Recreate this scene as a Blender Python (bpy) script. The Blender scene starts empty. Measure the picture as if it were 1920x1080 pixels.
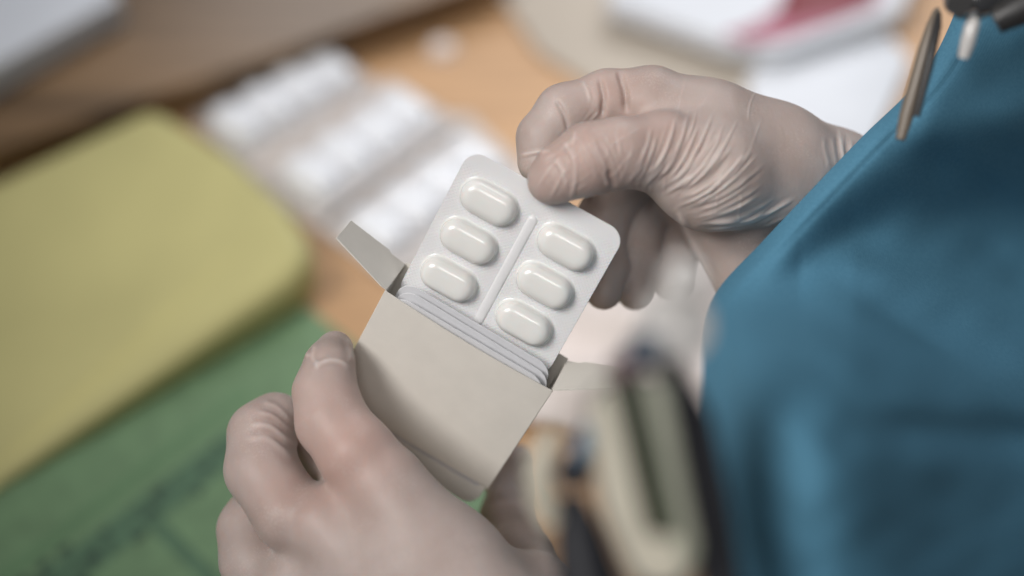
import bpy, bmesh, math, random
import numpy as np
from mathutils import Matrix, Vector
random.seed(4); rng = np.random.default_rng(4)
scene = bpy.context.scene
col = scene.collection

# ------------------------------------------------------------------ camera, light, exposure
PITCH = 50.0
CAM_H = 0.613
FOCUS = 507.0                      # mm from the lens to the blister pack
S = 36.0 / 50.0 * FOCUS / 1920.0   # mm per photo pixel in the focus plane
cam = bpy.data.cameras.new('camera'); cam_o = bpy.data.objects.new('camera', cam); col.objects.link(cam_o)
cam_o.location = (0, 0, CAM_H); cam_o.rotation_euler = (math.radians(90 - PITCH), 0, 0)
cam.lens = 50; cam.sensor_width = 36; cam.clip_start = 0.02; cam.clip_end = 50
cam.dof.use_dof = True; cam.dof.focus_distance = FOCUS / 1000 + 0.0; cam.dof.aperture_fstop = 1.9
cam.dof.aperture_blades = 0
scene.camera = cam_o
w = bpy.data.worlds.new('World'); scene.world = w; w.use_nodes = True
w.node_tree.nodes['Background'].inputs[0].default_value = (0.80, 0.86, 1.0, 1)
w.node_tree.nodes['Background'].inputs[1].default_value = 0.045
def area(name, loc, target, size, power, colr, spread=180):
    l = bpy.data.lights.new(name, 'AREA'); l.shape = 'RECTANGLE'; l.size, l.size_y = size; l.energy = power; l.color = colr; l.spread = math.radians(spread)
    o = bpy.data.objects.new(name, l); col.objects.link(o); o.location = loc
    o.rotation_euler = (Vector(target) - Vector(loc)).to_track_quat('-Z', 'Y').to_euler()
    return o
area('window_light', (0.40, 1.62, 1.15), (0.12, 0.90, 0.0), (1.2, 0.7), 3.1, (0.96, 0.97, 1.0), 54)
area('lamp_light', (-0.47, 0.13, 1.04), (0.07, 0.42, 0.26), (0.75, 0.65), 1.36, (1.0, 0.975, 0.95), 37)
area('fill_light', (0.02, -0.30, 1.25), (0.0, 0.40, 0.24), (0.55, 0.45), 0.19, (1.0, 0.98, 0.96), 30)  # added front-top fill, lifts the hand's shadow on the carton; no real fixture
scene.view_settings.view_transform = 'Standard'; scene.view_settings.look = 'None'
scene.view_settings.exposure = -0.1; scene.view_settings.gamma = 1.0
scene.render.engine = 'CYCLES'
scene.cycles.use_denoising = True
scene.cycles.max_bounces = 8

# ------------------------------------------------------------------ helpers
th = math.radians(90 - PITCH)
RC = np.array([[1, 0, 0], [0, math.cos(th), -math.sin(th)], [0, math.sin(th), math.cos(th)]])
CAMP = np.array([0, 0, CAM_H])
def K(px, py, z=0.0):
    """camera-frame millimetres of the point seen at a photo pixel, z mm in front of the focus plane"""
    d = FOCUS - z
    return np.array([(px - 960) * S * d / FOCUS, (540 - py) * S * d / FOCUS, -d])
def W(p):
    """camera-frame mm -> world metres"""
    return np.asarray(p) @ RC.T * 0.001 + CAMP
def T(px, py, h=0.0):
    """world point on the horizontal plane at height h"""
    d = RC @ K(px, py, 0); t = (h - CAM_H) / d[2]
    return CAMP + d * t

def new_mat(name): 
    m = bpy.data.materials.new(name); m.use_nodes = True
    nt = m.node_tree; b = nt.nodes['Principled BSDF']
    return m, nt, b
def mat(name, c, rough=0.6, var=0.06, vscale=60, bump=0.0, bscale=800, spec=0.4, sss=0.0, metal=0.0, stretch=None, coat=0.0):
    m, nt, b = new_mat(name); N, L = nt.nodes, nt.links
    tc = N.new('ShaderNodeTexCoord'); src = tc.outputs['Object']
    if stretch:
        mp = N.new('ShaderNodeMapping'); mp.inputs['Scale'].default_value = stretch[0]; mp.inputs['Rotation'].default_value = (0, 0, stretch[1])
        L.new(src, mp.inputs[0]); src = mp.outputs[0]
    nz = N.new('ShaderNodeTexNoise'); nz.inputs['Scale'].default_value = vscale; nz.inputs['Detail'].default_value = 5
    L.new(src, nz.inputs['Vector'])
    cr = N.new('ShaderNodeValToRGB')
    cr.color_ramp.elements[0].position = 0.3; cr.color_ramp.elements[1].position = 0.7
    cr.color_ramp.elements[0].color = [x * (1 - var) for x in c] + [1]
    cr.color_ramp.elements[1].color = [min(1, x * (1 + var)) for x in c] + [1]
    L.new(nz.outputs['Fac'], cr.inputs[0]); L.new(cr.outputs[0], b.inputs['Base Color'])
    b.inputs['Roughness'].default_value = rough; b.inputs['Specular IOR Level'].default_value = spec; b.inputs['Metallic'].default_value = metal
    b.inputs['Coat Weight'].default_value = coat
    if sss:
        b.inputs['Subsurface Weight'].default_value = sss; b.inputs['Subsurface Radius'].default_value = (1, 0.6, 0.5); b.inputs['Subsurface Scale'].default_value = 0.003
    if bump:
        n2 = N.new('ShaderNodeTexNoise'); n2.inputs['Scale'].default_value = bscale; n2.inputs['Detail'].default_value = 4
        L.new(tc.outputs['Object'], n2.inputs['Vector'])
        bp = N.new('ShaderNodeBump'); bp.inputs['Strength'].default_value = bump; bp.inputs['Distance'].default_value = 0.0004
        L.new(n2.outputs['Fac'], bp.inputs['Height']); L.new(bp.outputs[0], b.inputs['Normal'])
    return m

def link(name, me, material, parent=None, smooth=True):
    o = bpy.data.objects.new(name, me); col.objects.link(o)
    if material and not me.materials: me.materials.append(material)
    if smooth: me.polygons.foreach_set('use_smooth', [True] * len(me.polygons))
    if parent: o.parent = parent
    return o
def raw(verts, faces, name='m'):
    me = bpy.data.meshes.new(name); me.from_pydata([tuple(v) for v in verts], [], [tuple(f) for f in faces]); me.validate(); me.update()
    return me
def world_mesh(name, verts, faces, material, parent=None, smooth=True):
    """mesh from world-space verts with its origin at the bottom centre"""
    v = np.asarray(verts, float); o0 = np.array([*(v.min(0)[:2] + v.max(0)[:2]) / 2, v[:, 2].min()])
    ob = link(name, raw(v - o0, faces), material, None, smooth)
    ob.location = o0
    if parent: ob.parent = parent; ob.location = o0 - np.array(parent.location)
    return ob
def tag(o, label, cat, group=None):
    o['label'] = label; o['category'] = cat
    if group: o['group'] = group
    return o
def empty(name, loc, rot=None):
    o = bpy.data.objects.new(name, None); col.objects.link(o); o.empty_display_size = 0.01
    if rot is not None:
        M = Matrix(rot).to_4x4(); M.translation = Vector(loc); o.matrix_world = M
    else: o.location = loc
    return o
def frame_world(a, b):
    """columns: a, b, a x b rotated from camera frame to world"""
    a = np.array(a, float); a /= np.linalg.norm(a); b = np.array(b, float); b -= a * (a @ b); b /= np.linalg.norm(b)
    n = np.cross(a, b)
    return RC @ np.stack([a, b, n], 1)
def rounded(pts, r, seg=8):
    """round the corners of a 2-D polygon; r one radius or one per corner"""
    n = len(pts); out = []; rs = r if hasattr(r, '__len__') else [r] * n
    for i in range(n):
        p, q, s = (np.array(pts[(i + k) % n], float) for k in (-1, 0, 1))
        u = (p - q) / np.linalg.norm(p - q); v = (s - q) / np.linalg.norm(s - q)
        if rs[i] <= 0: out.append(q); continue
        ang = math.acos(max(-1, min(1, u @ v))); t = rs[i] / math.tan(ang / 2)
        t = min(t, 0.48 * np.linalg.norm(p - q), 0.48 * np.linalg.norm(s - q)); rr = t * math.tan(ang / 2)
        c = q + (u + v) / np.linalg.norm(u + v) * rr / math.sin(ang / 2)
        a0 = q + u * t - c; a1 = q + v * t - c
        th0 = math.atan2(a0[1], a0[0]); th1 = math.atan2(a1[1], a1[0]); d = (th1 - th0 + math.pi) % (2 * math.pi) - math.pi
        for k in range(seg + 1):
            a = th0 + d * k / seg; out.append(c + rr * np.array([math.cos(a), math.sin(a)]))
    return out
def prism(outline, z0, z1, bev=0.0):
    """closed slab with slightly rounded rims from a 2-D outline (counter-clockwise)"""
    P = np.array(outline); n = len(P)
    area2 = sum(P[i][0] * P[(i + 1) % n][1] - P[(i + 1) % n][0] * P[i][1] for i in range(n))
    if area2 < 0: P = P[::-1]
    c = P.mean(0); rings = []
    def inset(d):
        nx = np.roll(P, -1, 0) - np.roll(P, 1, 0); nn = np.stack([nx[:, 1], -nx[:, 0]], 1); nn /= np.maximum(1e-9, np.linalg.norm(nn, axis=1))[:, None]
        return P - nn * d
    qs = [k * math.pi / 16 for k in range(9)]
    prof = [(bev * (1 - math.cos(a)) , z1 - bev * (1 - math.sin(a))) for a in qs] if bev > .002 else [(0, z1 - bev), (bev * .3, z1 - bev * .3), (bev, z1)]
    prof = [(min(bev, .001), z0), (0, z0 + min(bev, .001))] + prof if bev else [(0, z0), (0, z1)]
    V = []
    for d, z in prof:
        Q = inset(d) if d else P
        V += [(q[0], q[1], z) for q in Q]
    F = []
    for k in range(len(prof) - 1):
        for i in range(n):
            j = (i + 1) % n; F.append((k * n + i, k * n + j, (k + 1) * n + j, (k + 1) * n + i))
    F.append(tuple(range(n))[::-1]); F.append(tuple(range((len(prof) - 1) * n, len(prof) * n)))
    return V, F
def shade(o, ang=40):
    o.data.polygons.foreach_set('use_smooth', [True] * len(o.data.polygons))
    me = o.data; bm = bmesh.new(); bm.from_mesh(me); bm.normal_update(); lim = math.radians(ang)
    for e in bm.edges:
        if len(e.link_faces) == 2 and e.calc_face_angle(0) > lim: e.smooth = False
    bm.to_mesh(me); bm.free()
    return o
def sheet3d(outline3, t, n):
    """thin panel of thickness t from a 3-D planar outline and its normal"""
    P = np.array(outline3, float); n = np.array(n, float) / np.linalg.norm(n); k = len(P)
    V = np.concatenate([P - n * t / 2, P + n * t / 2]); F = [tuple(range(k))[::-1], tuple(range(k, 2 * k))]
    F += [(i, (i + 1) % k, k + (i + 1) % k, k + i) for i in range(k)]
    return V, F
def tube(path, radii, seg=12, caps=True):
    P = np.array(path, float); n = len(P); V = []; F = []
    up = None
    for i in range(n):
        t = P[min(i + 1, n - 1)] - P[max(i - 1, 0)]; t /= np.linalg.norm(t)
        if up is None:
            up = np.cross(t, [0.3, 0.5, 0.81]); 
        x = up - t * (up @ t); x /= np.linalg.norm(x); up = x; y = np.cross(t, x)
        for k in range(seg):
            a = 2 * math.pi * k / seg; V.append(P[i] + radii[i] * (x * math.cos(a) + y * math.sin(a)))
    for i in range(n - 1):
        for k in range(seg):
            F.append((i * seg + k, i * seg + (k + 1) % seg, (i + 1) * seg + (k + 1) % seg, (i + 1) * seg + k))
    if caps: F.append(tuple(range(seg))[::-1]); F.append(tuple(range((n - 1) * seg, n * seg)))
    return V, F

# ------------------------------------------------------------------ materials
M = {}
M['wood'] = mat('table_wood', (0.51, 0.30, 0.15), 0.45, 0.22, 9, 0.05, 200, stretch=((1.2, 14, 14), math.radians(-33)))
M['dark_wood'] = mat('shelf_wood', (0.20, 0.122, 0.062), 0.42, 0.55, 3.2, 0.05, 200, stretch=((1.0, 12, 12), math.radians(20)))
M['yellow'] = mat('yellow_card', (0.53, 0.485, 0.215), 0.55, 0.07, 14, 0.1, 400)
M['carton'] = mat('carton_board', (0.77, 0.73, 0.665), 0.62, 0.03, 90, 0.12, 1500, spec=0.3)
M['carton_in'] = mat('carton_inside', (0.55, 0.53, 0.49), 0.8, 0.04, 90, 0.1, 1500)
M['foil'] = mat('blister_foil', (0.70, 0.70, 0.72), 0.45, 0.03, 200, 0.1, 900, spec=0.5)
M['white_paper'] = mat('white_paper', (0.68, 0.70, 0.74), 0.6, 0.03, 30)
M['beige_board'] = mat('beige_board', (0.48, 0.42, 0.35), 0.6, 0.05, 10)
M['pink_paper'] = mat('pinkish_tissue', (0.78, 0.70, 0.66), 0.7, 0.05, 30)
M['leaflet'] = mat('leaflet_paper', (0.60, 0.53, 0.48), 0.6, 0.12, 25)
M['far_pocket'] = mat('far_pocket_white', (0.86, 0.87, 0.90), 0.22, 0.02, 50, spec=0.6)
M['far_sheet'] = mat('far_blister_sheet', (0.52, 0.47, 0.44), 0.35, 0.05, 50, spec=0.6)
M['red'] = mat('crimson_print', (0.17, 0.008, 0.016), 0.5, 0.1, 30)
M['pink'] = mat('rose_print', (0.36, 0.11, 0.16), 0.5, 0.1, 30)
M['cream'] = mat('cream_plastic', (0.58, 0.54, 0.44), 0.4, 0.04, 40)
M['card_right'] = mat('grey_green_print', (0.32, 0.33, 0.26), 0.4, 0.08, 40)
M['dark_green'] = mat('dark_green_print', (0.014, 0.020, 0.004), 0.45, 0.1, 40)
M['black'] = mat('black_strap', (0.016, 0.017, 0.022), 0.6, 0.1, 80)
M['navy'] = mat('navy_clip', (0.03, 0.06, 0.10), 0.35, 0.1, 80)
M['maroon'] = mat('maroon_clip', (0.07, 0.012, 0.02), 0.4, 0.1, 80)
M['steel'] = mat('steel', (0.62, 0.60, 0.57), 0.25, 0.05, 80, metal=1.0)
M['tan_barrel'] = mat('tan_barrel', (0.20, 0.165, 0.13), 0.35, 0.05, 80)
M['grey_barrel'] = mat('grey_barrel', (0.035, 0.034, 0.034), 0.4, 0.05, 80)
M['blue_pen'] = mat('blue_grip', (0.10, 0.20, 0.30), 0.4, 0.05, 80)
M['reel_white'] = mat('reel_white', (0.62, 0.60, 0.58), 0.25, 0.03, 80, spec=0.6)

def blister_mat():
    m, nt, b = new_mat('blister_plastic'); N, L = nt.nodes, nt.links
    b.inputs['Base Color'].default_value = (0.765, 0.76, 0.765, 1); b.inputs['Roughness'].default_value = 0.33; b.inputs['Specular IOR Level'].default_value = 0.5
    b.inputs['Subsurface Weight'].default_value = 0.15; b.inputs['Subsurface Scale'].default_value = 0.001
    tc = N.new('ShaderNodeTexCoord'); sx = N.new('ShaderNodeSeparateXYZ'); L.new(tc.outputs['Object'], sx.inputs[0])
    def wave(ax, sc):
        mu = N.new('ShaderNodeMath'); mu.operation = 'MULTIPLY'; mu.inputs[1].default_value = sc; L.new(ax, mu.inputs[0])
        s = N.new('ShaderNodeMath'); s.operation = 'SINE'; L.new(mu.outputs[0], s.inputs[0]); return s.outputs[0]
    ad = N.new('ShaderNodeMath'); ad.operation = 'ADD'; L.new(sx.outputs[0], ad.inputs[0]); L.new(sx.outputs[1], ad.inputs[1])
    sb = N.new('ShaderNodeMath'); sb.operation = 'SUBTRACT'; L.new(sx.outputs[0], sb.inputs[0]); L.new(sx.outputs[1], sb.inputs[1])
    k = 2 * math.pi / 0.00155
    mx = N.new('ShaderNodeMath'); mx.operation = 'MAXIMUM'; L.new(wave(ad.outputs[0], k), mx.inputs[0]); L.new(wave(sb.outputs[0], k), mx.inputs[1])
    # smooth margin along the top edge (no knurling there)
    lt = N.new('ShaderNodeMapRange'); lt.inputs['From Min'].default_value = 0.0252; lt.inputs['From Max'].default_value = 0.0262
    lt.inputs['To Min'].default_value = 1; lt.inputs['To Max'].default_value = 0; L.new(sx.outputs[1], lt.inputs['Value'])
    m2 = N.new('ShaderNodeMath'); m2.operation = 'MULTIPLY'; L.new(mx.outputs[0], m2.inputs[0]); L.new(lt.outputs[0], m2.inputs[1])
    bp = N.new('ShaderNodeBump'); bp.inputs['Strength'].default_value = 0.32; bp.inputs['Distance'].default_value = 0.00016
    L.new(m2.outputs[0], bp.inputs['Height']); L.new(bp.outputs[0], b.inputs['Normal'])
    return m
M['blister'] = blister_mat()
M['ridge'] = mat('ridge_plastic', (0.765, 0.76, 0.765), 0.3, 0.01, 100, spec=0.5)
M['pocket'] = mat('pocket_white', (0.83, 0.82, 0.79), 0.16, 0.015, 120, spec=0.55, sss=0.25)

def glove_mat():
    m, nt, b = new_mat('latex_glove'); N, L = nt.nodes, nt.links
    at = N.new('ShaderNodeAttribute'); at.attribute_name = 'flush'
    tc = N.new('ShaderNodeTexCoord')
    n1 = N.new('ShaderNodeTexNoise'); n1.inputs['Scale'].default_value = 45; n1.inputs['Detail'].default_value = 6; L.new(tc.outputs['Object'], n1.inputs['Vector'])
    cr = N.new('ShaderNodeValToRGB'); cr.color_ramp.elements[0].position = .3; cr.color_ramp.elements[1].position = .72
    cr.color_ramp.elements[0].color = (0.43, 0.34, 0.305, 1); cr.color_ramp.elements[1].color = (0.54, 0.45, 0.415, 1)
    L.new(n1.outputs['Fac'], cr.inputs[0])
    mix = N.new('ShaderNodeMix'); mix.data_type = 'RGBA'; L.new(at.outputs['Fac'], mix.inputs['Factor']); L.new(cr.outputs[0], mix.inputs['A'])
    mix.inputs['B'].default_value = (0.59, 0.36, 0.30, 1)
    # powder residue: small pale flecks
    n3 = N.new('ShaderNodeTexNoise'); n3.inputs['Scale'].default_value = 1400; n3.inputs['Detail'].default_value = 3; L.new(tc.outputs['Object'], n3.inputs['Vector'])
    n4 = N.new('ShaderNodeTexNoise'); n4.inputs['Scale'].default_value = 60; L.new(tc.outputs['Object'], n4.inputs['Vector'])
    mm = N.new('ShaderNodeMath'); mm.operation = 'MULTIPLY'; L.new(n3.outputs['Fac'], mm.inputs[0]); L.new(n4.outputs['Fac'], mm.inputs[1])
    r2 = N.new('ShaderNodeMapRange'); r2.inputs['From Min'].default_value = .30; r2.inputs['From Max'].default_value = .42; r2.inputs['To Max'].default_value = .22; L.new(mm.outputs[0], r2.inputs['Value'])
    mix2 = N.new('ShaderNodeMix'); mix2.data_type = 'RGBA'; L.new(r2.outputs[0], mix2.inputs['Factor']); L.new(mix.outputs['Result'], mix2.inputs['A']); mix2.inputs['B'].default_value = (0.70, 0.62, 0.58, 1)
    # doubled latex along the folds is whiter than the stretched film
    at2 = N.new('ShaderNodeAttribute'); at2.attribute_name = 'film'
    mf = N.new('ShaderNodeMath'); mf.operation = 'MULTIPLY'; mf.inputs[1].default_value = 0.45; L.new(at2.outputs['Fac'], mf.inputs[0])
    mix3 = N.new('ShaderNodeMix'); mix3.data_type = 'RGBA'; L.new(mf.outputs[0], mix3.inputs['Factor']); L.new(mix2.outputs['Result'], mix3.inputs['A']); mix3.inputs['B'].default_value = (0.76, 0.67, 0.63, 1)
    L.new(mix3.outputs['Result'], b.inputs['Base Color'])
    b.inputs['Roughness'].default_value = 0.48; b.inputs['Specular IOR Level'].default_value = 0.38; b.inputs['Sheen Weight'].default_value = 0.10; b.inputs['Sheen Roughness'].default_value = 0.35
    b.inputs['Subsurface Weight'].default_value = 0.4; b.inputs['Subsurface Radius'].default_value = (1, .45, .3); b.inputs['Subsurface Scale'].default_value = 0.004
    # fine latex micro-wrinkles
    mp = N.new('ShaderNodeMapping'); mp.inputs['Scale'].default_value = (1, 0.35, 0.6); mp.inputs['Rotation'].default_value = (0.3, 0.2, 0.5); L.new(tc.outputs['Object'], mp.inputs[0])
    n2 = N.new('ShaderNodeTexNoise'); n2.inputs['Scale'].default_value = 700; n2.inputs['Detail'].default_value = 4; L.new(mp.outputs[0], n2.inputs['Vector'])
    n5 = N.new('ShaderNodeTexNoise'); n5.inputs['Scale'].default_value = 170; n5.inputs['Detail'].default_value = 2; L.new(mp.outputs[0], n5.inputs['Vector'])
    ad = N.new('ShaderNodeMath'); ad.operation = 'MULTIPLY_ADD'; ad.inputs[1].default_value = 0.35; L.new(n2.outputs['Fac'], ad.inputs[0]); L.new(n5.outputs['Fac'], ad.inputs[2])
    bp = N.new('ShaderNodeBump'); bp.inputs['Strength'].default_value = 0.35; bp.inputs['Distance'].default_value = 0.0006
    L.new(ad.outputs[0], bp.inputs['Height']); L.new(bp.outputs[0], b.inputs['Normal'])
    return m
M['glove'] = glove_mat()

def scrub_mat():
    m, nt, b = new_mat('blue_twill'); N, L = nt.nodes, nt.links
    tc = N.new('ShaderNodeTexCoord'); nz = N.new('ShaderNodeTexNoise'); nz.inputs['Scale'].default_value = 900; nz.inputs['Detail'].default_value = 3; L.new(tc.outputs['Object'], nz.inputs['Vector'])
    cr = N.new('ShaderNodeValToRGB'); cr.color_ramp.elements[0].color = (0.062, 0.18, 0.275, 1); cr.color_ramp.elements[1].color = (0.108, 0.27, 0.38, 1)
    L.new(nz.outputs['Fac'], cr.inputs[0]); L.new(cr.outputs[0], b.inputs['Base Color'])
    b.inputs['Roughness'].default_value = 0.75; b.inputs['Specular IOR Level'].default_value = 0.10; b.inputs['Sheen Weight'].default_value = 0.0; b.inputs['Sheen Roughness'].default_value = .4
    at = N.new('ShaderNodeAttribute'); at.attribute_name = 'weft'
    mu = N.new('ShaderNodeMath'); mu.operation = 'MULTIPLY'; mu.inputs[1].default_value = 2 * math.pi / 1.15; L.new(at.outputs['Fac'], mu.inputs[0])
    sn = N.new('ShaderNodeMath'); sn.operation = 'SINE'; L.new(mu.outputs[0], sn.inputs[0])
    ma = N.new('ShaderNodeMath'); ma.operation = 'MULTIPLY_ADD'; ma.inputs[1].default_value = .5; L.new(sn.outputs[0], ma.inputs[0]); L.new(nz.outputs['Fac'], ma.inputs[2])
    bp = N.new('ShaderNodeBump'); bp.inputs['Strength'].default_value = 0.18; bp.inputs['Distance'].default_value = 0.0002
    L.new(ma.outputs[0], bp.inputs['Height']); L.new(bp.outputs[0], b.inputs['Normal'])
    return m
M['scrub'] = scrub_mat()

def green_mat():
    """green printed form: pale ground with darker ruled bands and blocks of small print (flat print)"""
    m, nt, b = new_mat('green_form'); N, L = nt.nodes, nt.links
    tc = N.new('ShaderNodeTexCoord'); sx = N.new('ShaderNodeSeparateXYZ'); L.new(tc.outputs['Object'], sx.inputs[0])
    cr = N.new('ShaderNodeValToRGB'); cr.color_ramp.interpolation = 'LINEAR'
    mr = N.new('ShaderNodeMapRange'); mr.inputs['From Min'].default_value = 0.0; mr.inputs['From Max'].default_value = 0.34; L.new(sx.outputs[1], mr.inputs['Value'])
    L.new(mr.outputs[0], cr.inputs[0])
    g = (0.15, 0.25, 0.13, 1); d = (0.13, 0.26, 0.12, 1); k = (0.075, 0.15, 0.10, 1); p = (0.26, 0.44, 0.20, 1)
    els = cr.color_ramp.elements; els[0].color = g; els[1].color = g
    for pos, c in [(0.58, g), (0.60, d), (0.64, d), (0.65, p), (0.67, p), (0.68, k), (0.78, k), (0.80, g), (0.88, g), (0.89, d), (0.95, d)][:0]: 
        e = els.new(pos); e.color = c
    GREEN['ramp'] = cr
    nz = N.new('ShaderNodeTexNoise'); nz.inputs['Scale'].default_value = 90; nz.inputs['Detail'].default_value = 4; L.new(tc.outputs['Object'], nz.inputs['Vector'])
    r2 = N.new('ShaderNodeMapRange'); r2.inputs['From Min'].default_value = .3; r2.inputs['From Max'].default_value = .7; r2.inputs['To Min'].default_value = .85; r2.inputs['To Max'].default_value = 1.1; L.new(nz.outputs['Fac'], r2.inputs['Value'])
    mx = N.new('ShaderNodeMix'); mx.data_type = 'RGBA'; mx.blend_type = 'MULTIPLY'; mx.inputs['Factor'].default_value = 1; L.new(cr.outputs[0], mx.inputs['A']); L.new(r2.outputs[0], mx.inputs['B'])
    L.new(mx.outputs['Result'], b.inputs['Base Color']); b.inputs['Roughness'].default_value = 0.5
    return m
GREEN = {}
M['green'] = green_mat()
M['green_dark'] = mat('dark_teal_print', (0.085, 0.16, 0.095), 0.5, 0.3, 120)
M['green_mid'] = mat('mid_green_print', (0.125, 0.225, 0.115), 0.5, 0.1, 60)
M['ink'] = mat('dark_ink', (0.04, 0.07, 0.05), 0.5, 0.3, 200)

# ------------------------------------------------------------------ the setting: table
v, f = prism([(-1.6, -0.4), (1.8, -0.4), (1.8, 2.2), (-1.6, 2.2)], -0.03, 0.0, 0.002)
o = world_mesh('table', v, f, M['wood'], smooth=False); o['kind'] = 'structure'

def slab(name, pix, h0, t, material, r=0.004, label=None, cat=None, bev=None, parent=None):
    pts = [T(x, y, h0 + t)[:2] for x, y in pix]
    v, f = prism(rounded(pts, r), h0, h0 + t, bev if bev is not None else min(0.0012, t * .3))
    ob = shade(world_mesh(name, v, f, material, parent))
    if label: tag(ob, label, cat)
    return ob
# wooden shelf / riser in the upper left, with its shadowed front edge
e0, e1 = T(-200, 352, 0.026)[:2], T(960, -52, 0.026)[:2]
ed = (e1 - e0) / np.linalg.norm(e1 - e0); en = np.array([-ed[1], ed[0]])
e1 = e1 + ed * 0.0; e0 = e0 - ed * 0.2
shelf = empty('wooden_shelf', (*(e0 + e1) / 2, 0)); tag(shelf, 'dark brown wooden shelf along the back of the table', 'shelf')
v, f = prism([e0, e1, e1 + en * 0.5, e0 + en * 0.5], 0.012, 0.028, 0.0015); shade(world_mesh('shelf_board', v, f, M['dark_wood'], shelf))
for s in (0.03, 0.5, 0.97):
    c = e0 + (e1 - e0) * s
    v, f = prism([c + en * 0.03 - ed * .01, c + en * 0.03 + ed * .01, c + en * 0.45 + ed * .01, c + en * 0.45 - ed * .01], 0.0, 0.0115, 0.001)
    shade(world_mesh('support', v, f, M['dark_wood'], shelf))
slab('paper_stack', [(-260, 250), (0, 118), (225, -5), (120, -140), (-300, -60)], 0.0285, 0.022, M['white_paper'], 0.003, 'bluish white stack of paper lying on the wooden shelf', 'paper')
slab('beige_board', [(905, -60), (1010, 95), (1120, 165), (1420, 250), (1560, 60), (1330, -120), (1000, -160)], 0.0005, 0.004, M['beige_board'], 0.006, 'flat grey beige board on the table behind the upper glove', 'board')
slab('white_sheet', [(1400, 150), (1455, 60), (1640, 30), (1710, 110), (1640, 270), (1450, 330)], 0.005, 0.006, M['white_paper'], 0.003, 'white sheet lying on the table beyond the blue top', 'sheet')
# red and white packet
pk = empty('medicine_packet', tuple(T(1420, 10, 0.005))); tag(pk, 'white packet with rose border and crimson label at the back', 'packet')
slab('body', [(1140, 0), (1370, 80), (1470, 92), (1690, 20), (1760, -160), (1200, -190)], 0.0125, 0.014, M['white_paper'], 0.004, parent=pk)
slab('border_print', [(1345, 62), (1400, 82), (1470, 72), (1560, 42), (1640, 12), (1670, -40), (1490, -40), (1450, 24), (1395, 54)], 0.0267, 0.0006, M['pink'], 0.003, parent=pk)
slab('label_print', [(1462, 40), (1560, 26), (1640, 0), (1650, -80), (1480, -80)], 0.0275, 0.0006, M['red'], 0.003, parent=pk)
# folders
_a, _b = T(560, 420, .03)[:2], T(-100, 800, .01)[:2]
def binder_s(p): return np.clip(1 - ((p - _a) @ (_b - _a)) / ((_b - _a) @ (_b - _a)), 0.0, 1.2)
bpts = []
for x, y in [(-330, 478), (0, 330), (288, 190), (440, 282), (545, 380), (604, 478), (0, 905), (-400, 1200)]:
    hh = .02
    for _ in range(6): p = T(x, y, hh)[:2]; hh = .031 * (.22 + .95 * binder_s(p))
    bpts.append(p)
v, f = prism(rounded(bpts, [.004, .004, .018, .05, .05, .024, .004, .004]), 0.005, 0.031, 0.011)
v = np.array(v); v[:, 2] *= .22 + .95 * binder_s(v[:, :2])
yf = shade(world_mesh('yellow_folder', v, f, M['yellow'])); tag(yf, 'large plain yellow card folder with rounded corner', 'folder')
GA, GB = T(540, 545, 0.003)[:2], T(1075, 835, 0.003)[:2]
GC = T(-100, 1010, 0.003)[:2]
gx = (GC - GA) / np.linalg.norm(GC - GA); gy = np.array([-gx[1], gx[0]]); 
if gy @ (GB - GA) < 0: gy = -gy
gf = empty('green_form', (*GA, 0)); tag(gf, 'green printed form with dark ruled bands under the yellow folder', 'form')
glen = abs((GB - GA) @ gy) + .01
def gpoly(name, x0, x1, y0, y1, h, t, m):
    q = [GA + gx * a + gy * b for a, b in ((x0, y0), (x1, y0), (x1, y1), (x0, y1))]
    v, f = prism(q, h, h + t); return world_mesh(name, v, f, m, gf, False)
gpoly('sheet', -0.0, 0.62, -0.03, glen, 0.0005, 0.0022, M['green'])
def gyo(px, py): return float((T(px, py, 0.003)[:2] - GA) @ gy)
def gxo(px, py): return float((T(px, py, 0.003)[:2] - GA) @ gx)
gpoly('printed_band', 0.06, 0.6, gyo(300, 845), gyo(300, 872), 0.0028, 0.0002, M['green_mid'])
gpoly('printed_band', gxo(450, 800), 0.6, gyo(300, 905), gyo(300, 975), 0.0028, 0.0002, M['green_dark'])
gpoly('printed_band', gxo(330, 1000), gxo(300, 1010), gyo(300, 975) + .0005, glen - .01, 0.0028, 0.0002, M['green_dark'])
xx = gxo(430, 830); 
for k in range(26):                       # rows of small printed marks inside the dark band
    x0 = xx + .004 + k * .0115; yy = gyo(300, 912) + (k % 3) * .007
    gpoly('printed_mark', x0, x0 + random.uniform(.004, .009), yy, yy + random.uniform(.003, .006), 0.0031, 0.0002, M['ink'])
for k in range(8):
    x0 = gxo(140, 1030) + k * .012; yy = gyo(300, 885)
    gpoly('printed_mark', x0, x0 + random.uniform(.005, .009), yy, yy + .004, 0.0028, 0.0002, M['ink'])

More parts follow.
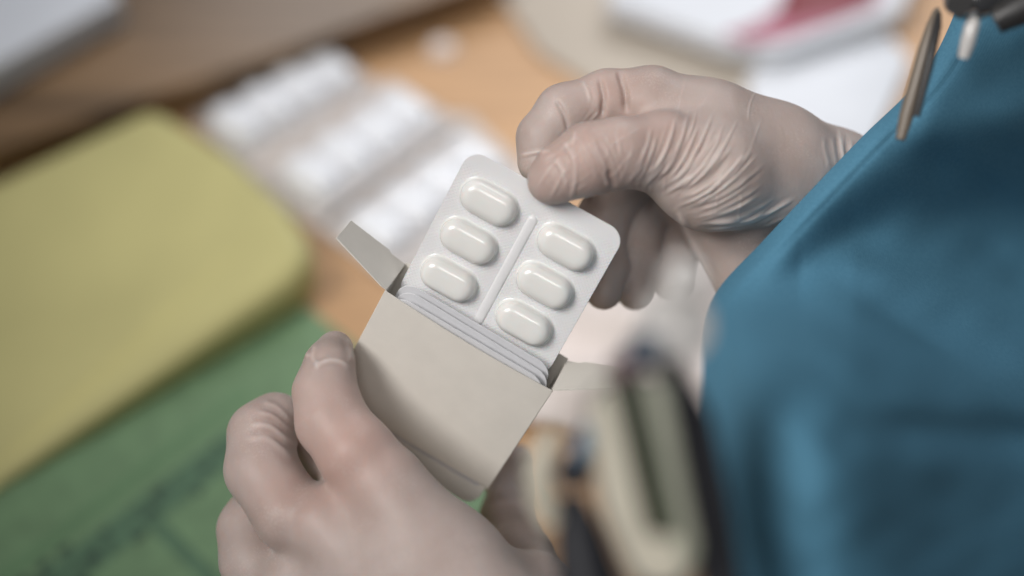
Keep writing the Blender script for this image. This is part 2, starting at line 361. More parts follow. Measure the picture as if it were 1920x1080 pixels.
# ------------------------------------------------------------------ far blister strips on the table
def dome(Lg, Wd, H, rings=9, seg=10, flare=0.09, ex=0.55):
    """stadium-shaped formed pocket with steep walls and a gently crowned top, base at z=0"""
    R = Wd / 2; hs = (Lg - Wd) / 2; V = []; F = []
    prof = [(R * (1 + flare), 0.0), (R * (1 + flare * .45), H * .03), (R * 1.01, H * .12)]
    for k in range(1, rings + 1):
        t = k / rings * math.pi / 2
        prof.append((R * max(0.0, math.cos(t)) ** ex, H * (.12 + .88 * math.sin(t) ** 0.9)))
    n = 2 * (seg + 1)
    for r, h in prof:
        r = max(r, 1e-7)
        for sgn, a0 in ((1, -math.pi / 2), (-1, math.pi / 2)):
            for k in range(seg + 1):
                a = a0 + math.pi * k / seg; V.append((sgn * hs * (1 if r > 1e-6 else 1) + r * math.cos(a), r * math.sin(a), h))
    for k in range(len(prof) - 1):
        for i in range(n):
            j = (i + 1) % n; F.append((k * n + i, k * n + j, (k + 1) * n + j, (k + 1) * n + i))
    F.append(tuple(range((len(prof) - 1) * n, len(prof) * n)))
    return V, F
fp_v, fp_f = dome(0.040, 0.0255, 0.012, 6, 8, 0.12, 0.6)
far_pocket = raw(fp_v, fp_f, 'far_pocket'); far_pocket.materials.append(M['far_pocket'])
def far_strip(p0, p1, width, count, label):
    a, b = T(*p0)[:2], T(*p1)[:2]; d = (b - a); Lg = np.linalg.norm(d); d /= Lg; n = np.array([-d[1], d[0]])
    c = (a + b) / 2; R = np.array([[d[0], n[0], 0], [d[1], n[1], 0], [0, 0, 1]])
    root = empty('blister_strip', (*c, 0.0013), R); tag(root, label, 'blister pack', 'blister strips lying on the table')
    v, f = prism(rounded([(-Lg / 2, -width / 2), (Lg / 2, -width / 2), (Lg / 2, width / 2), (-Lg / 2, width / 2)], 0.005), 0, 0.0008)
    link('sheet', raw(v, f), M['far_sheet'], root, False)
    for i in range(count):
        o = link('tablet_pocket', far_pocket, None, root); o.location = ((i + .5) / count * (Lg - .01) - Lg / 2 + .005, 0, 0.0008); o.rotation_euler.z = math.pi / 2
slab('leaflet', [(430, 320), (560, 215), (880, 215), (1000, 330), (860, 560), (700, 500)], 0.0003, 0.0006, M['leaflet'], 0.003, 'pale leaflet under the blister strips on the table', 'leaflet', bev=0)
far_strip((405, 272), (655, 122), 0.056, 4, 'blister strip of white tablets lying against the wooden shelf')
far_strip((545, 375), (800, 195), 0.066, 4, 'blister strip of white tablets in the middle of three on the table')
far_strip((665, 480), (930, 285), 0.066, 4, 'blister strip of white tablets lying just behind the held pack')
o = link('loose_tablet', raw(*dome(0.018, 0.016, 0.006)), M['pink_paper']); o.location = T(830, 95, 0.0); o.location.z = 0.0003
tag(o, 'single pale round tablet lying alone on bare wood', 'tablet')

# crumpled pale tissue under the upper hand
gN = 34; c = T(1150, 640, 0)[:2]; V = []; F = []
for i in range(gN):
    for j in range(gN):
        x = (i / (gN - 1) - .5) * .17; y = (j / (gN - 1) - .5) * .13
        edge = min(i, j, gN - 1 - i, gN - 1 - j) / 6
        h = .012 + .010 * math.sin(31 * x + 22 * y + 1) * math.cos(47 * y - 13 * x) + .006 * math.sin(90 * x - 40 * y) + .004 * math.cos(130 * y + 60 * x)
        h = max(.0012, h * min(1, .15 + edge))
        V.append((c[0] + x * .9 + y * .3, c[1] + y - x * .25, h + .0045))
for i in range(gN - 1):
    for j in range(gN - 1):
        F.append((i * gN + j, (i + 1) * gN + j, (i + 1) * gN + j + 1, i * gN + j + 1))
nv = len(V); V += [(x, y, z - .0009) for x, y, z in V]; F += [tuple(nv + q for q in fc)[::-1] for fc in F]
b_ = [i * gN for i in range(gN)] + [(gN - 1) * gN + j for j in range(1, gN)] + [i * gN + gN - 1 for i in range(gN - 2, -1, -1)] + list(range(gN - 2, 0, -1))
F += [(b_[(k + 1) % len(b_)], b_[k], nv + b_[k], nv + b_[(k + 1) % len(b_)]) for k in range(len(b_))]
tag(world_mesh('tissue', V, F, M['pink_paper']), 'crumpled pinkish white tissue on the table under the upper hand', 'tissue')

# ------------------------------------------------------------------ the carton
BT = math.radians(35)
a_c = np.array([0.858, -0.513, 0.0]); s_c = np.array([0.513, 0.858, 0.0])
b_c = s_c * math.cos(BT) + np.array([0, 0, math.sin(BT)])
n_c = np.cross(a_c, b_c)
BW, BH, BD = 69.0, 64.0, 20.0
TLc = K(722, 546, 3.0)
TRc = TLc + a_c * BW
RB = frame_world(a_c, b_c)
org = TLc + a_c * BW / 2 - b_c * BH            # bottom centre of the front panel
carton = empty('medicine_carton', W(org), RB); tag(carton, 'opened plain off-white medicine carton gripped in the lower glove', 'carton')
# local mm: x across, y up, z out of the front panel (box body lies at z<0)
TK = 0.45
def panel(name, outline, normal, t=TK, m='carton', parent=carton):
    v, f = sheet3d(np.array(outline) * .001, t * .001, normal); return link(name, raw(v, f), M[m], parent, False)
h = BW / 2
# front panel, very slightly bowed
nx_, ny_ = 24, 20; V = []; F = []
for side in (0, 1):
    for i in range(nx_ + 1):
        for j in range(ny_ + 1):
            u, vv = i / nx_, j / ny_
            z = 1.5 * math.sin(math.pi * u) * (0.25 + .75 * vv) + .25 * math.sin(7 * u + 3 * vv) * u * (1 - u)
            V.append(((u - .5) * BW, 8.6 + vv * (BH - 8.6), z - side * TK))
st = (nx_ + 1) * (ny_ + 1)
for i in range(nx_):
    for j in range(ny_):
        q = [i * (ny_ + 1) + j, (i + 1) * (ny_ + 1) + j, (i + 1) * (ny_ + 1) + j + 1, i * (ny_ + 1) + j + 1]
        F.append(tuple(q)); F.append(tuple(st + k for k in q)[::-1])
bd = [i * (ny_ + 1) for i in range(nx_ + 1)] + [nx_ * (ny_ + 1) + j for j in range(1, ny_ + 1)] + [i * (ny_ + 1) + ny_ for i in range(nx_ - 1, -1, -1)] + list(range(ny_ - 1, 0, -1))
for k in range(len(bd)):
    p, q = bd[k], bd[(k + 1) % len(bd)]; F.append((q, p, st + p, st + q))
shade(link('front_panel', raw(np.array(V) * .001, F), M['carton'], carton))
panel('back_panel', [(-h, 0, -BD), (h, 0, -BD), (h, BH + 1, -BD), (-h, BH + 1, -BD)], (0, 0, 1), m='carton')
for s in (-1, 1):
    panel('side_panel', [(s * h, 8.6, -.5), (s * h, 2.5, -4.5), (s * h, 0.2, -BD + .4), (s * h, BH, -BD + .4), (s * h, BH, -.5)], (1, 0, 0))
panel('bottom_panel', [(-h + .4, 1.6, -6), (h - .4, 1.6, -6), (h - .4, 1.6, -BD + .5), (-h + .4, 1.6, -BD + .5)], (0, 1, 0))
# bottom tuck flap that has sprung open a little
fv = [(x_, y_, -3.8 - (y_ - 8.6) * .52) for x_, y_ in [(-h + .3, 12), (h - .8, 12), (h - .8, 2.2), (h - 2.6, -.6), (h - 5.5, -1.8), (-h + 4, -1.8), (-h + .3, 1.5)]]
panel('bottom_flap', fv, (0, .46, .89), .5)
# dust flaps, folded open to either side
def flap(s, out, up, ln, fwd=0.0):
    d = np.array([s * out, up, fwd]); d /= np.linalg.norm(d); z = np.array([0, 0, 1.0]); n = np.cross(d, z)
    base = np.array([s * h, BH + .3, 0])
    prof = [(0, -.6), (2.2, -.3), (ln, -3.2), (ln, -16.4), (ln * .32, -19.2), (ln * .25, -18.3), (0, -19.4)]
    return panel('dust_flap', [base + d * q + z * r for q, r in prof], n)
flap(-1, .95, .33, 25.5, .1); flap(1, .84, .54, 21, -.05)

# ------------------------------------------------------------------ blister packs
PW, PH = 62.3, 62.0
def ridge_mesh():
    V, F = dome(0.046, 0.0034, 0.0007, 5, 6, .45, .9); return V, F
pocket_me = raw(*[x for x in dome(0.0214, 0.0122, 0.0054, 14, 14, 0.14, 0.58)], 'tablet_pocket'); pocket_me.materials.append(M['pocket'])
ridge_me = raw(*ridge_mesh(), 'ridge'); ridge_me.materials.append(M['ridge'])
def sheet_mesh():
    v, f = prism(rounded([(-PW / 2000, -PH / 2000), (PW / 2000, -PH / 2000), (PW / 2000, PH / 2000), (-PW / 2000, PH / 2000)], 0.0062, 10), 0, 0.00055, 0.00018)
    me = raw(v, f, 'blister_sheet'); return me
sm = sheet_mesh(); sm.materials.append(M['blister'])
PT = math.radians(19)
a_p = np.array([0.8746, -0.4848, 0.02]); b_p = np.array([0.4848, 0.8746, 0]) * math.cos(PT) + np.array([0, 0, math.sin(PT)])
RP = frame_world(a_p, b_p)
a_p = RC.T @ RP[:, 0]; b_p = RC.T @ RP[:, 1]; n_p = RC.T @ RP[:, 2]
TLp = K(882.7, 276.9, 9.5)
cen = TLp + a_p * PW / 2 - b_p * PH / 2
pack = empty('blister_pack', W(cen), RP); tag(pack, 'white blister pack of six tablets being pulled out of the carton', 'blister pack', 'blister packs of the carton')
link('sheet', sm, None, pack, False)
for cx in (14.6, 45.9):
    for k in range(3):
        o = link('tablet_pocket', pocket_me, None, pack)
        o.location = ((cx - PW / 2) * .001, (PH / 2 - (13.9 if cx < 30 else 14.6) - 16.2 * k) * .001, 0.00052)
o = link('ridge', ridge_me, None, pack); o.location = (0.0, -.0025, .0005); o.rotation_euler.z = math.pi / 2
# the packs still inside
for k, (dz, up, dx) in enumerate(((-1.9, .9, .6), (-4.4, 2.2, .9), (-7.6, 3.8, .2))):
    c = org + a_c * dx + b_c * (BH + up - PH / 2) + n_c * dz
    o = link('blister_pack', sm.copy(), None); o.data.materials.clear(); o.data.materials.append(M['foil']); o.data.polygons.foreach_set('use_smooth', [False] * len(o.data.polygons))
    Mx = Matrix(RB).to_4x4() @ Matrix.Rotation(math.radians((.5, -.7, .35)[k]), 4, 'Z') @ Matrix.Rotation(math.radians((.6, -.5, 1.2)[k]), 4, 'X'); Mx.translation = Vector(W(c)); o.matrix_world = Mx
    tag(o, ['blister pack inside the carton, right behind its front panel', 'blister pack inside the carton, in the middle of the three left in', 'blister pack inside the carton, next to the one being pulled out'][k], 'blister pack', 'blister packs of the carton')

# ------------------------------------------------------------------ gloved hands: smooth union of tapered limbs, meshed by surface nets
def cone(P, a, b, ra, rb):
    f4 = np.float32; ab = b - a; L2 = max(float(ab @ ab), 1e-6)
    D = [(P[i] - a[i]).astype(f4) for i in range(3)]
    dot = (D[0] * f4(ab[0]))[:, None, None] + (D[1] * f4(ab[1]))[None, :, None] + (D[2] * f4(ab[2]))[None, None, :]
    q = (D[0] ** 2)[:, None, None] + (D[1] ** 2)[None, :, None] + (D[2] ** 2)[None, None, :]
    t = np.clip(dot / f4(L2), 0, 1)
    q = np.sqrt(np.maximum(q - 2 * t * dot + t * t * f4(L2), 0))
    return q - (f4(ra) + f4(rb - ra) * t)
def smin(a, b, k):
    hh = np.maximum(k - np.abs(a - b), 0) / k; return np.minimum(a, b) - hh * hh * k * .25
def chain(P, pts, k=3.0):
    d = None
    for p, q in zip(pts[:-1], pts[1:]):
        e = cone(P, K(*p[:3]), K(*q[:3]), p[3], q[3]); d = e if d is None else smin(d, e, k)
    return d
def surface_nets(Fv, o0, hstep):
    ins = Fv < 0; nx, ny, nz = Fv.shape
    corners = [(i, j, k) for i in (0, 1) for j in (0, 1) for k in (0, 1)]
    sl = lambda A, c: A[c[0]:nx - 1 + c[0], c[1]:ny - 1 + c[1], c[2]:nz - 1 + c[2]]
    cnt = sum(sl(ins, c).astype(np.int8) for c in corners); act = (cnt > 0) & (cnt < 8)
    idx = -np.ones(act.shape, np.int64); ai = np.argwhere(act); idx[act] = np.arange(len(ai))
    acc = np.zeros((len(ai), 3)); num = np.zeros(len(ai))
    for c0 in corners:
        for ax in range(3):
            if c0[ax]: continue
            c1 = list(c0); c1[ax] = 1
            f0 = sl(Fv, c0)[act]; f1 = sl(Fv, c1)[act]; m = (f0 < 0) != (f1 < 0)
            t = np.where(m, f0 / np.where(m, f0 - f1, 1), 0); p = np.tile(np.array(c0, float), (len(ai), 1)); p[:, ax] += t
            acc += p * m[:, None]; num += m
    V = o0 + (ai + acc / num[:, None]) * hstep
    quads = []
    for ax in range(3):
        b, c = [(1, 2), (2, 0), (0, 1)][ax]
        s0 = [slice(None)] * 3; s1 = [slice(None)] * 3; s0[ax] = slice(0, -1); s1[ax] = slice(1, None)
        diff = ins[tuple(s0)] != ins[tuple(s1)]; e = np.argwhere(diff); e = e[(e[:, b] > 0) & (e[:, c] > 0) & (e[:, b] < Fv.shape[b] - 1) & (e[:, c] < Fv.shape[c] - 1)]
        inside0 = ins[e[:, 0], e[:, 1], e[:, 2]]
        def cell(db, dc):
            q = e.copy(); q[:, b] += db; q[:, c] += dc; return idx[q[:, 0], q[:, 1], q[:, 2]]
        Q = np.stack([cell(-1, -1), cell(0, -1), cell(0, 0), cell(-1, 0)], 1); Q[~inside0] = Q[~inside0][:, ::-1]; quads.append(Q)
    return V, np.concatenate(quads)
def build_glove(name, palm, fingers, step, kp, wrinkles, flush, parent, palm_k=10, creases=()):
    allp = np.array([list(K(*p[:3])) + [p[3]] for ch in palm + fingers for p in ch])
    lo = (allp[:, :3] - allp[:, 3:]).min(0) - 5; hi = (allp[:, :3] + allp[:, 3:]).max(0) + 5
    n = np.ceil((hi - lo) / step).astype(int)
    ax = [lo[i] + np.arange(n[i]) * step for i in range(3)]
    P = ax
    dp = None
    for ch in palm:
        d = chain(P, ch, palm_k); dp = d if dp is None else smin(dp, d, palm_k)
    tot = None
    for ch in fingers:
        d = smin(chain(P, ch, 4.0), dp, kp); tot = d if tot is None else smin(tot, d, 1.2)
    V, Q = surface_nets(tot.astype(float), lo, step)
    me = raw(V, Q); ob = link('tmp', me, None)
    sm_ = ob.modifiers.new('s', 'SMOOTH'); sm_.factor = .5; sm_.iterations = 3
    md = ob.modifiers.new('d', 'SUBSURF'); md.levels = 1
    dg = bpy.context.evaluated_depsgraph_get(); m2 = bpy.data.meshes.new_from_object(ob.evaluated_get(dg))
    bpy.data.objects.remove(ob)
    nv = len(m2.vertices); co = np.empty(nv * 3); m2.vertices.foreach_get('co', co); co = co.reshape(-1, 3)
    nr = np.empty(nv * 3, np.float32); m2.vertex_normals.foreach_get('vector', nr); nr = nr.reshape(-1, 3).astype(float)
    sx_ = 960 + co[:, 0] / -co[:, 2] * FOCUS / S; sy_ = 540 - co[:, 1] / -co[:, 2] * FOCUS / S; zz = FOCUS + co[:, 2]
    facing = np.clip((nr * -co / np.linalg.norm(co, axis=1)[:, None]).sum(1) * 2.5, 0, 1)
    disp = np.zeros(nv)
    for pts, amp, wid, zmin in wrinkles:
        P2 = np.array(pts, float); dmin = np.full(nv, 1e9); tt = np.zeros(nv)
        # smooth the stroke
        if len(P2) > 2:
            t0 = np.linspace(0, 1, len(P2)); t1 = np.linspace(0, 1, 14); P2 = np.stack([np.interp(t1, t0, P2[:, i]) for i in (0, 1)], 1)
            for _ in range(3): P2[1:-1] = .25 * P2[:-2] + .5 * P2[1:-1] + .25 * P2[2:]
        m_ = len(P2) - 1
        bb = (sx_ > P2[:, 0].min() - 30) & (sx_ < P2[:, 0].max() + 30) & (sy_ > P2[:, 1].min() - 30) & (sy_ < P2[:, 1].max() + 30) & (zz > zmin)
        ii = np.nonzero(bb)[0]; X = np.stack([sx_[ii], sy_[ii]], 1); dm = np.full(len(ii), 1e9); tm = np.zeros(len(ii)); sg = np.zeros(len(ii))
        for k in range(m_):
            a, b = P2[k], P2[k + 1]; ab = b - a; t = np.clip((X - a) @ ab / max(ab @ ab, 1e-6), 0, 1)
            D = X - a - t[:, None] * ab; d = np.hypot(D[:, 0], D[:, 1]); u = d < dm; dm[u] = d[u]; tm[u] = (k + t[u]) / m_
        taper = np.clip(np.sin(np.pi * np.clip(tm, 0.02, .98)) * 1.7, 0, 1)
        g = np.exp(-(dm / wid) ** 2)
        if amp > 0: g = g - .25 * np.exp(-((dm - 2.0 * wid) / wid) ** 2)     # ridge with shallow troughs beside it
        disp[ii] += amp * g * taper * facing[ii]
    co = co + nr * disp[:, None]
    film = np.clip(disp / .45, 0, 1)
    fl = np.zeros(nv)
    for px, py, z, r, s in flush:
        fl += s * np.exp(-(np.linalg.norm(co - K(px, py, z), axis=1) / r) ** 2)
    wv = W(co); o0 = np.array([*(wv.min(0)[:2] + wv.max(0)[:2]) / 2, wv[:, 2].min()])
    m2.vertices.foreach_set('co', (wv - o0).ravel()); m2.update()
    at = m2.attributes.new('flush', 'FLOAT', 'POINT'); at.data.foreach_set('value', np.clip(fl, 0, 1))
    at = m2.attributes.new('film', 'FLOAT', 'POINT'); at.data.foreach_set('value', film)
    m2.materials.clear(); g = link(name, m2, M['glove'], parent)
    g.location = o0 - np.array(parent.location)
    return g

person = empty('person', tuple(T(1900, 700, 0.0) + np.array([.1, 0, 0]))); tag(person, 'person in a blue top and pale latex gloves opening a carton', 'person')

# upper (right) hand
R_palm = [
    [(1222, 192, -8, 11.8), (1330, 248, -9, 16.5), (1440, 302, -16, 19.5), (1560, 342, -28, 17.5), (1640, 378, -58, 16)],
    [(1240, 286, 12, 13), (1330, 325, 6, 17.5), (1450, 335, -14, 19.5)],
    [(1300, 330, -26, 15), (1480, 370, -26, 19)],
    [(1318, 400, -34, 11), (1400, 480, -32, 15)],
    [(1385, 405, -26, 14), (1452, 560, -28, 15), (1530, 640, -30, 15)],
]
R_f = [
    [(1031, 340, 15.5, 7.8), (1052, 324, 17.5, 9.6), (1106, 298, 20, 11.9), (1165, 286, 19, 11.6), (1240, 284, 13, 13.4)],            # thumb
    [(1045, 345, -6.5, 6.8), (1016, 302, -4.5, 7.9), (1017, 258, -5, 8.7), (1058, 212, -6, 9.9), (1140, 188, -8, 10.6), (1222, 190, -8, 11.8)],   # index
    [(1132, 546, -24, 7.0), (1134, 500, -26, 8.2), (1122, 428, -30, 9.8), (1165, 335, -28, 10.6), (1260, 262, -24, 11)],          # middle
    [(1192, 545, -34, 7.6), (1190, 480, -36, 8.6), (1198, 410, -38, 9.4), (1250, 320, -36, 10.4), (1310, 290, -30, 11)],          # ring
    [(1262, 530, -44, 7.6), (1262, 480, -45, 8.4), (1272, 420, -45, 9.4), (1305, 360, -42, 10), (1350, 330, -34, 11)],          # little
]
wr = []
def fan(starts, ends, bow, amp, wid, n, zmin=0, jit=6):
    for i in range(n):
        t = i / (n - 1) + rng.normal(0, .25 / n); t = min(max(t, 0), 1)
        k = len(starts) - 1; f_ = min(int(t * k), k - 1); u = t * k - f_
        a = np.array(starts[f_]) * (1 - u) + np.array(starts[f_ + 1]) * u; b = np.array(ends[f_]) * (1 - u) + np.array(ends[f_ + 1]) * u
        a = a + rng.normal(0, jit, 2); b = b + rng.normal(0, jit, 2); d = b - a; nrm = np.array([-d[1], d[0]]) / np.linalg.norm(d)
        c0, c1 = rng.uniform(0, .18), rng.uniform(.72, 1.0)
        pts = [a + d * q + nrm * bow * math.sin(math.pi * q) + rng.normal(0, 1.0, 2) for q in np.linspace(c0, c1, 5)]
        wr.append((pts, amp * rng.uniform(.55, 1.2), wid * rng.uniform(.8, 1.2), zmin))
# folds fanning over the thumb's root, from its underside up and across the thenar
fan([(1200, 346), (1235, 352), (1262, 372), (1280, 400), (1310, 432)], [(1262, 222), (1318, 200), (1385, 225), (1430, 300), (1470, 385)], 14, .36, 2.7, 44, -12)
fan([(1240, 355), (1275, 390)], [(1345, 235), (1435, 300)], 16, .5, 3.6, 8, -12)
fan([(1168, 345), (1205, 348)], [(1205, 238), (1262, 222)], 8, .22, 2.8, 9, 0)
fan([(1320, 425), (1400, 430)], [(1440, 395), (1480, 390)], 6, .35, 3.2, 7, -20)
# deep folds
wr += [([(1250, 362), (1300, 352), (1345, 322), (1372, 285)], -.55, 6, -12), ([(1275, 395), (1340, 385), (1395, 350), (1425, 318)], -.45, 6, -12), ([(1222, 350), (1262, 318), (1290, 265)], -.4, 5, -10)]
for _ in range(26):                                # short irregular slack lines in the film
    q = np.array([rng.uniform(1080, 1420), rng.uniform(190, 400)]); a_ = math.radians(-62 + rng.normal(0, 16)); l_ = rng.uniform(18, 55); d_ = np.array([math.cos(a_), math.sin(a_)]) * l_; e_ = rng.normal(0, 4, 2)
    wr.append(([q - d_, q + e_, q + d_], rng.uniform(.06, .2), rng.uniform(1.9, 2.8), -15))
# thin creases over the thumb joint
fan([(1080, 252), (1130, 240)], [(1125, 345), (1165, 335)], -6, .22, 2.4, 8, 8, 5)
fan([(1062, 262), (1180, 240)], [(1072, 352), (1190, 300)], 3, .12, 2.2, 16, 8, 9)
wr += [([(1138, 318), (1145, 338), (1150, 354)], -1.1, 5.5, 5), ([(1132, 318), (1138, 336), (1140, 350)], .5, 3.4, 5), ([(1040, 296), (1056, 322), (1064, 352)], .5, 4, 8), ([(1018, 304), (1045, 284), (1085, 256)], .5, 4, 5), ([(1078, 244), (1076, 262), (1070, 280)], .4, 3.4, 5)]
wr += [([(1052, 262), (1078, 296), (1080, 340), (1068, 380)], .4, 4, 8), ([(1008, 352), (1028, 318), (1054, 290)], .3, 3.5, 8), ([(1032, 372), (1048, 340), (1066, 312)], .3, 3.5, 8), ([(1000, 330), (1030, 300), (1060, 268)], -.4, 5, 8)]
# index creases
wr += [([(1122, 140), (1133, 185), (1128, 225)], -1.5, 6, -30), ([(1160, 130), (1172, 168), (1174, 215)], -1.7, 6.5, -30), ([(1040, 185), (1058, 215), (1068, 250)], -.8, 4.5, -30),
       ([(974, 292), (1000, 286), (1035, 282)], .45, 3.6, -30), ([(1090, 150), (1102, 170), (1108, 190)], .25, 3, -30)]
# wrist and hypothenar folds
fan([(1545, 232), (1600, 250)], [(1565, 330), (1610, 350)], 4, .3, 4, 8, -30)
wr += [([(1270, 395), (1300, 460), (1345, 550)], .9, 6, -45), ([(1300, 440), (1360, 452), (1430, 430)], -1.2, 9, -40), ([(1380, 420), (1440, 400), (1490, 372)], .5, 4, -20)]
R_flush = [(1105, 290, 25, 13, .5), (1230, 250, 20, 14, .35), (1140, 160, 2, 14, .25), (1030, 330, 22, 9, .25)]
build_glove('glove', R_palm, R_f, 0.8, 6.0, wr, R_flush, person)

# lower (left) hand, its back towards the camera
L_palm = [
    [(722, 915, 12, 14), (838, 1070, 18, 19.1), (990, 1290, 52, 24)],
    [(612, 985, 8, 14), (760, 1110, 14, 19.7), (980, 1300, 50, 24)],
    [(545, 1100, 2, 12.4), (720, 1180, 8, 19.7), (960, 1330, 44, 22)],
    [(650, 905, -10, 9), (604, 850, -30, 9)],
    [(870, 1120, 2, 14.5), (990, 1130, 8, 15), (1060, 1240, 26, 22)],
]
L_f = [
    [(628, 655, -9, 6.8), (618, 684, -3, 8.5), (610, 735, 1, 11), (622, 790, 6, 12.2), (668, 850, 11, 13), (722, 912, 12, 14.1)],      # index
    [(600, 830, -46, 7), (560, 796, -32, 8.4), (516, 792, -18, 10.2), (490, 815, -12, 11.6), (490, 880, -6, 12.6), (545, 965, 4, 13.4)],           # middle
    [(530, 985, -46, 7), (505, 965, -34, 8.5), (478, 968, -22, 10), (467, 992, -16, 11), (476, 1050, -10, 11.8), (540, 1110, 0, 12.4)],          # ring
    [(520, 1140, -40, 7), (490, 1130, -24, 8.5), (482, 1150, -14, 9.8), (540, 1190, -8, 10.3), (620, 1220, -4, 11.4)],            # little
    [(968, 868, -60, 7.6), (960, 915, -60, 9.4), (952, 972, -50, 10.6), (975, 1050, -22, 12.5), (1010, 1130, 6, 15)],        # thumb
]
wl = [([(588, 694), (600, 680), (622, 674), (645, 680), (656, 694)], .5, 5, -25), ([(590, 640), (585, 670), (600, 690)], .3, 5, -40), ([(652, 630), (658, 655), (660, 680)], .5, 5, -40),
      ([(490, 752), (520, 762), (550, 795)], .3, 5, -40), ([(478, 772), (515, 780), (552, 815)], .3, 5, -40), ([(468, 795), (510, 800), (555, 838)], .45, 5.5, -40), ([(458, 822), (505, 822), (555, 862)], .35, 6, -40),
      ([(560, 655), (570, 660), (580, 672)], .5, 6, -40)]
L_flush = [(690, 810, 22, 18, .5), (500, 760, 10, 15, .45), (520, 890, 22, 17, .45), (640, 740, 10, 12, .2), (620, 920, 26, 16, .25)]
build_glove('glove', L_palm, L_f, 1.0, 4.2, wl, L_flush, person)

# ------------------------------------------------------------------ blue scrub top
ctrl = [(1850, -140, -2), (1775, 60, -1), (1712, 162, 3), (1615, 258, 6), (1520, 357, 9), (1430, 452, 12), (1342, 550, 20), (1320, 640, 50), (1318, 760, 76), (1322, 900, 88), (1338, 1060, 90), (1372, 1260, 86)]
ctrl = np.array(ctrl, float)
def crom(C, t):
    n = len(C) - 1; i = min(int(t * n), n - 1); u = t * n - i; p = [C[max(0, min(n, i + k))] for k in (-1, 0, 1, 2)]
    return .5 * (2 * p[1] + (p[2] - p[0]) * u + (2 * p[0] - 5 * p[1] + 4 * p[2] - p[3]) * u * u + (3 * p[1] - p[0] - 3 * p[2] + p[3]) * u ** 3)
NU, NVf, NVb = 150, 120, 24; WEFT = []
V = []; F = []
def fold(px, py):
    # broad soft folds: a swelling below a diagonal valley, a second valley low on the right
    q = (px - 1335) * .32 + (py - 545)                # 0 on the valley that starts at the edge's corner
    line = py - (560 - (px - 1380) * .50 + max(0, px - 1600) * .36)
    f_ = -30 * math.exp(-(line / (135 if line > 0 else 110)) ** 2) * min(1, max(.25, (px - 1340) / 160))
    f_ += 16 * math.exp(-((line - 230) / 190) ** 2)
    f_ -= 9 * math.exp(-((line - 330 - (px - 1500) * .2) / 40) ** 2) * min(1, max(0, (px - 1550) / 150))
    f_ += 6 * math.exp(-((line + 190) / 50) ** 2) * min(1, max(0, (px - 1640) / 100)) + 2.0 * math.sin(px * .011 + py * .017) + 1.2 * math.sin(px * .023 - py * .019 + 2)
    return f_
for iu in range(NU):
    c = crom(ctrl, iu / (NU - 1)); row = []
    for iv in range(NVf):
        v_ = (iv / (NVf - 1)) ** 1.6
        px = c[0] + v_ * (2350 - c[0]); py = c[1] + v_ * 130
        low = 1 / (1 + math.exp(-(iu / NU - .50) * 14)); d_ = min(px - c[0], 760); sp_ = lambda x, k: k * math.log1p(math.exp(min(60, x / k)))
        z = c[2] + (9 + 62 * low) * (1 - math.exp(-d_ / (22 + 130 * low))) - (.215 + .115 * low) * (sp_(d_ - 90 - 160 * low, 45) - sp_(-90 - 160 * low, 45))
        w_ = 1 - math.exp(-(d_ / 95) ** 2)
        hem = -.35 * math.exp(-((d_ - 46) / 6) ** 2) + .5 * math.exp(-((d_ - 30) / 10) ** 2)
        cr_ = .5 * math.sin(px * .05 + py * .03 + 2 * math.sin(py * .012)) * math.sin(py * .021 - px * .008) + .35 * math.sin(px * .035 - py * .061 + math.sin(px * .02))
        row.append(K(px, py, z + fold(px, py) * w_ + hem + cr_ * w_))
    for iv in range(NVb):
        v_ = (1 - iv / (NVb - 1)) ** 1.5
        if iv == NVb - 1: v_ = 0.004
        px = c[0] + v_ * (2350 - c[0]) + 2; py = c[1] + v_ * 130
        z = c[2] - 2 - 330 * (1 - (1 - v_) ** 2) ** .6
        row.append(K(px, py, z))
    V += row; rr = np.array(row); WEFT += list(np.concatenate([[0], np.cumsum(np.linalg.norm(np.diff(rr, axis=0), axis=1))]))
NR = NVf + NVb
for i in range(NU - 1):
    for j in range(NR):
        k = (j + 1) % NR; F.append((i * NR + j, i * NR + k, (i + 1) * NR + k, (i + 1) * NR + j))
F.append(tuple(range(NR))); F.append(tuple(range((NU - 1) * NR, NU * NR))[::-1])
sc_ = world_mesh('scrub_top', W(np.array(V)), F, M['scrub'], person)
_at = sc_.data.attributes.new('weft', 'FLOAT', 'POINT'); _at.data.foreach_set('value', WEFT)
bm = bmesh.new(); bm.from_mesh(sc_.data); bmesh.ops.recalc_face_normals(bm, faces=bm.faces); bm.to_mesh(sc_.data); bm.free()

# ------------------------------------------------------------------ pens and clips at the chest, badge hanging in front
def ctube(name, pts, radii, m, parent=None, seg=14):
    v, f = tube([W(K(*p)) for p in pts], [r * .001 for r in radii], seg)
    return shade(world_mesh(name, v, f, M[m], parent), 50)
p0 = W(K(1700, 225, 22))
pen = empty('pen', tuple(p0)); tag(pen, 'slim tan and dark grey pen clipped at the chest of the blue top', 'pen')
ctube('barrel', [(1688, 262, 34), (1700, 215, 34), (1735, 95, 36), (1748, 50, 36), (1756, 22, 36), (1758, 14, 36)], [1.6, 2.4, 2.6, 2.2, 1.4, .5], 'tan_barrel', pen)
ctube('clip', [(1718, 218, 38.5), (1742, 120, 41), (1757, 48, 40), (1760, 25, 38)], [1.2, 1.6, 1.5, .9], 'grey_barrel', pen)
kc = empty('metal_clip', tuple(W(K(1830, 60, 30)))); tag(kc, 'metal badge clip with cream strap at the chest of the blue top', 'clip')
ctube('strap', [(1806, 108, 46), (1814, 80, 48), (1822, 50, 49), (1830, 22, 48)], [1.8, 2.4, 2.4, 1.8], 'reel_white', kc)
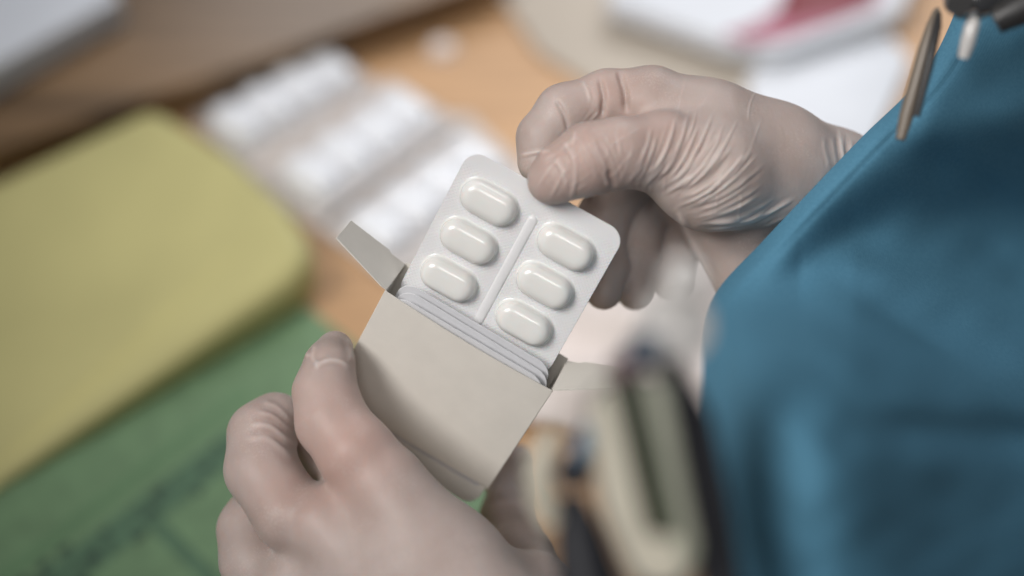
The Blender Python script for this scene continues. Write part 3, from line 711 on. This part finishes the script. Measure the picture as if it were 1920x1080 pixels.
ctube('jaw', [(1800, 18, 44), (1830, 12, 50), (1862, 2, 48), (1895, -22, 46)], [3.4, 4.6, 4.8, 4], 'steel', kc)
ctube('rivet', [(1796, 2, 46), (1800, 6, 54)], [4.6, 4.2], 'grey_barrel', kc)
ctube('hinge', [(1866, 40, 48), (1905, 20, 50), (1950, -10, 50)], [4.4, 5.4, 6], 'grey_barrel', kc)

bz = 172
bd_ = empty('badge_reel', tuple(W(K(1280, 560, bz)))); tag(bd_, 'round translucent white badge reel hanging from the blue top', 'badge reel')
def cdisc(name, c, r, t, m, parent, nrm=(0.15, 0.3, 1)):
    n = np.array(nrm, float); n /= np.linalg.norm(n); p = K(*c)
    v, f = tube(W(np.array([p - n * t, p - n * t * .7, p + n * t * .7, p + n * t])), [r * .00082, r * .001, r * .001, r * .00082], 28)
    return shade(world_mesh(name, v, f, M[m], parent), 50)
cdisc('reel_button', (1283, 523, bz), 5.2, 3, 'reel_white', bd_)
cdisc('reel_case', (1268, 610, bz - 2), 8.5, 2.4, 'reel_white', bd_, (.3, .2, 1))
ctube('cord', [(1280, 530, bz - 3), (1272, 575, bz - 4), (1262, 650, bz - 3), (1225, 690, bz - 2)], [1.1, 1.1, 1.1, 1.1], 'black', bd_)
ctube('clip', [(1180, 650, bz), (1205, 662, bz + 1), (1232, 640, bz)], [3.2, 4.2, 3], 'navy', bd_)
ctube('catch', [(1150, 705, bz), (1168, 690, bz), (1185, 680, bz)], [2.8, 3.4, 2.6], 'maroon', bd_)

card = empty('identity_card', tuple(W(K(1220, 1080, bz)))); tag(card, 'cream card with dark green stripe hanging below the badge reel', 'card')
def cquad(name, pix, z, t, m, parent, r=2.5):
    """slab in a plane facing the lens, rounded corners (mm)"""
    pts = [K(x, y, z)[:2] for x, y in pix]; v, f = prism(rounded(pts, r), -(FOCUS - z) - t / 2, -(FOCUS - z) + t / 2, min(.4, t * .3))
    return shade(world_mesh(name, W(np.array(v)), f, M[m], parent))
cquad('card_holder', [(1094, 722), (1254, 694), (1320, 1040), (1290, 1110), (1188, 1110), (1124, 955)], bz - 3, 2.0, 'black', card, 8)
cquad('card_body', [(1100, 730), (1246, 704), (1308, 1030), (1280, 1096), (1196, 1096), (1132, 950)], bz, 2.0, 'cream', card, 7)
cquad('green_stripe', [(1142, 720), (1206, 708), (1272, 1012), (1212, 1000)], bz + 1.2, .5, 'dark_green', card, 1.5)
cquad('grey_print', [(1212, 716), (1246, 708), (1306, 1040), (1284, 1090)], bz + 1.2, .5, 'card_right', card, 1.5)
st_ = ctube('strap', [(1235, 650, bz - 9), (1305, 790, bz - 11), (1335, 950, bz - 12), (1360, 1160, bz - 12)], [3.2, 4.2, 4.8, 5.2], 'black')
tag(st_, 'black strap hanging beside the cream card', 'strap')
kf = empty('key_fob', tuple(W(K(1040, 950, 150)))); tag(kf, 'cream looped key fob with dark rivet beside the cream card', 'key fob')
ctube('loop', [(1046, 806, 151), (1026, 832, 151), (1014, 866, 151), (1012, 905, 151), (1020, 945, 151), (1034, 985, 151)], [2.0, 2.8, 3.4, 3.6, 3.4, 2.4], 'cream', kf)
cdisc('rivet', (1076, 885, 153), 4.6, 1.6, 'black', kf)
ctube('blue_tab', [(1108, 800, 152), (1096, 835, 152), (1082, 862, 152)], [2.2, 2.6, 2.0], 'blue_pen', kf)
ctube('lower_tab', [(1070, 930, 147), (1085, 1000, 147), (1115, 1140, 147)], [3, 6, 9], 'black', kf)
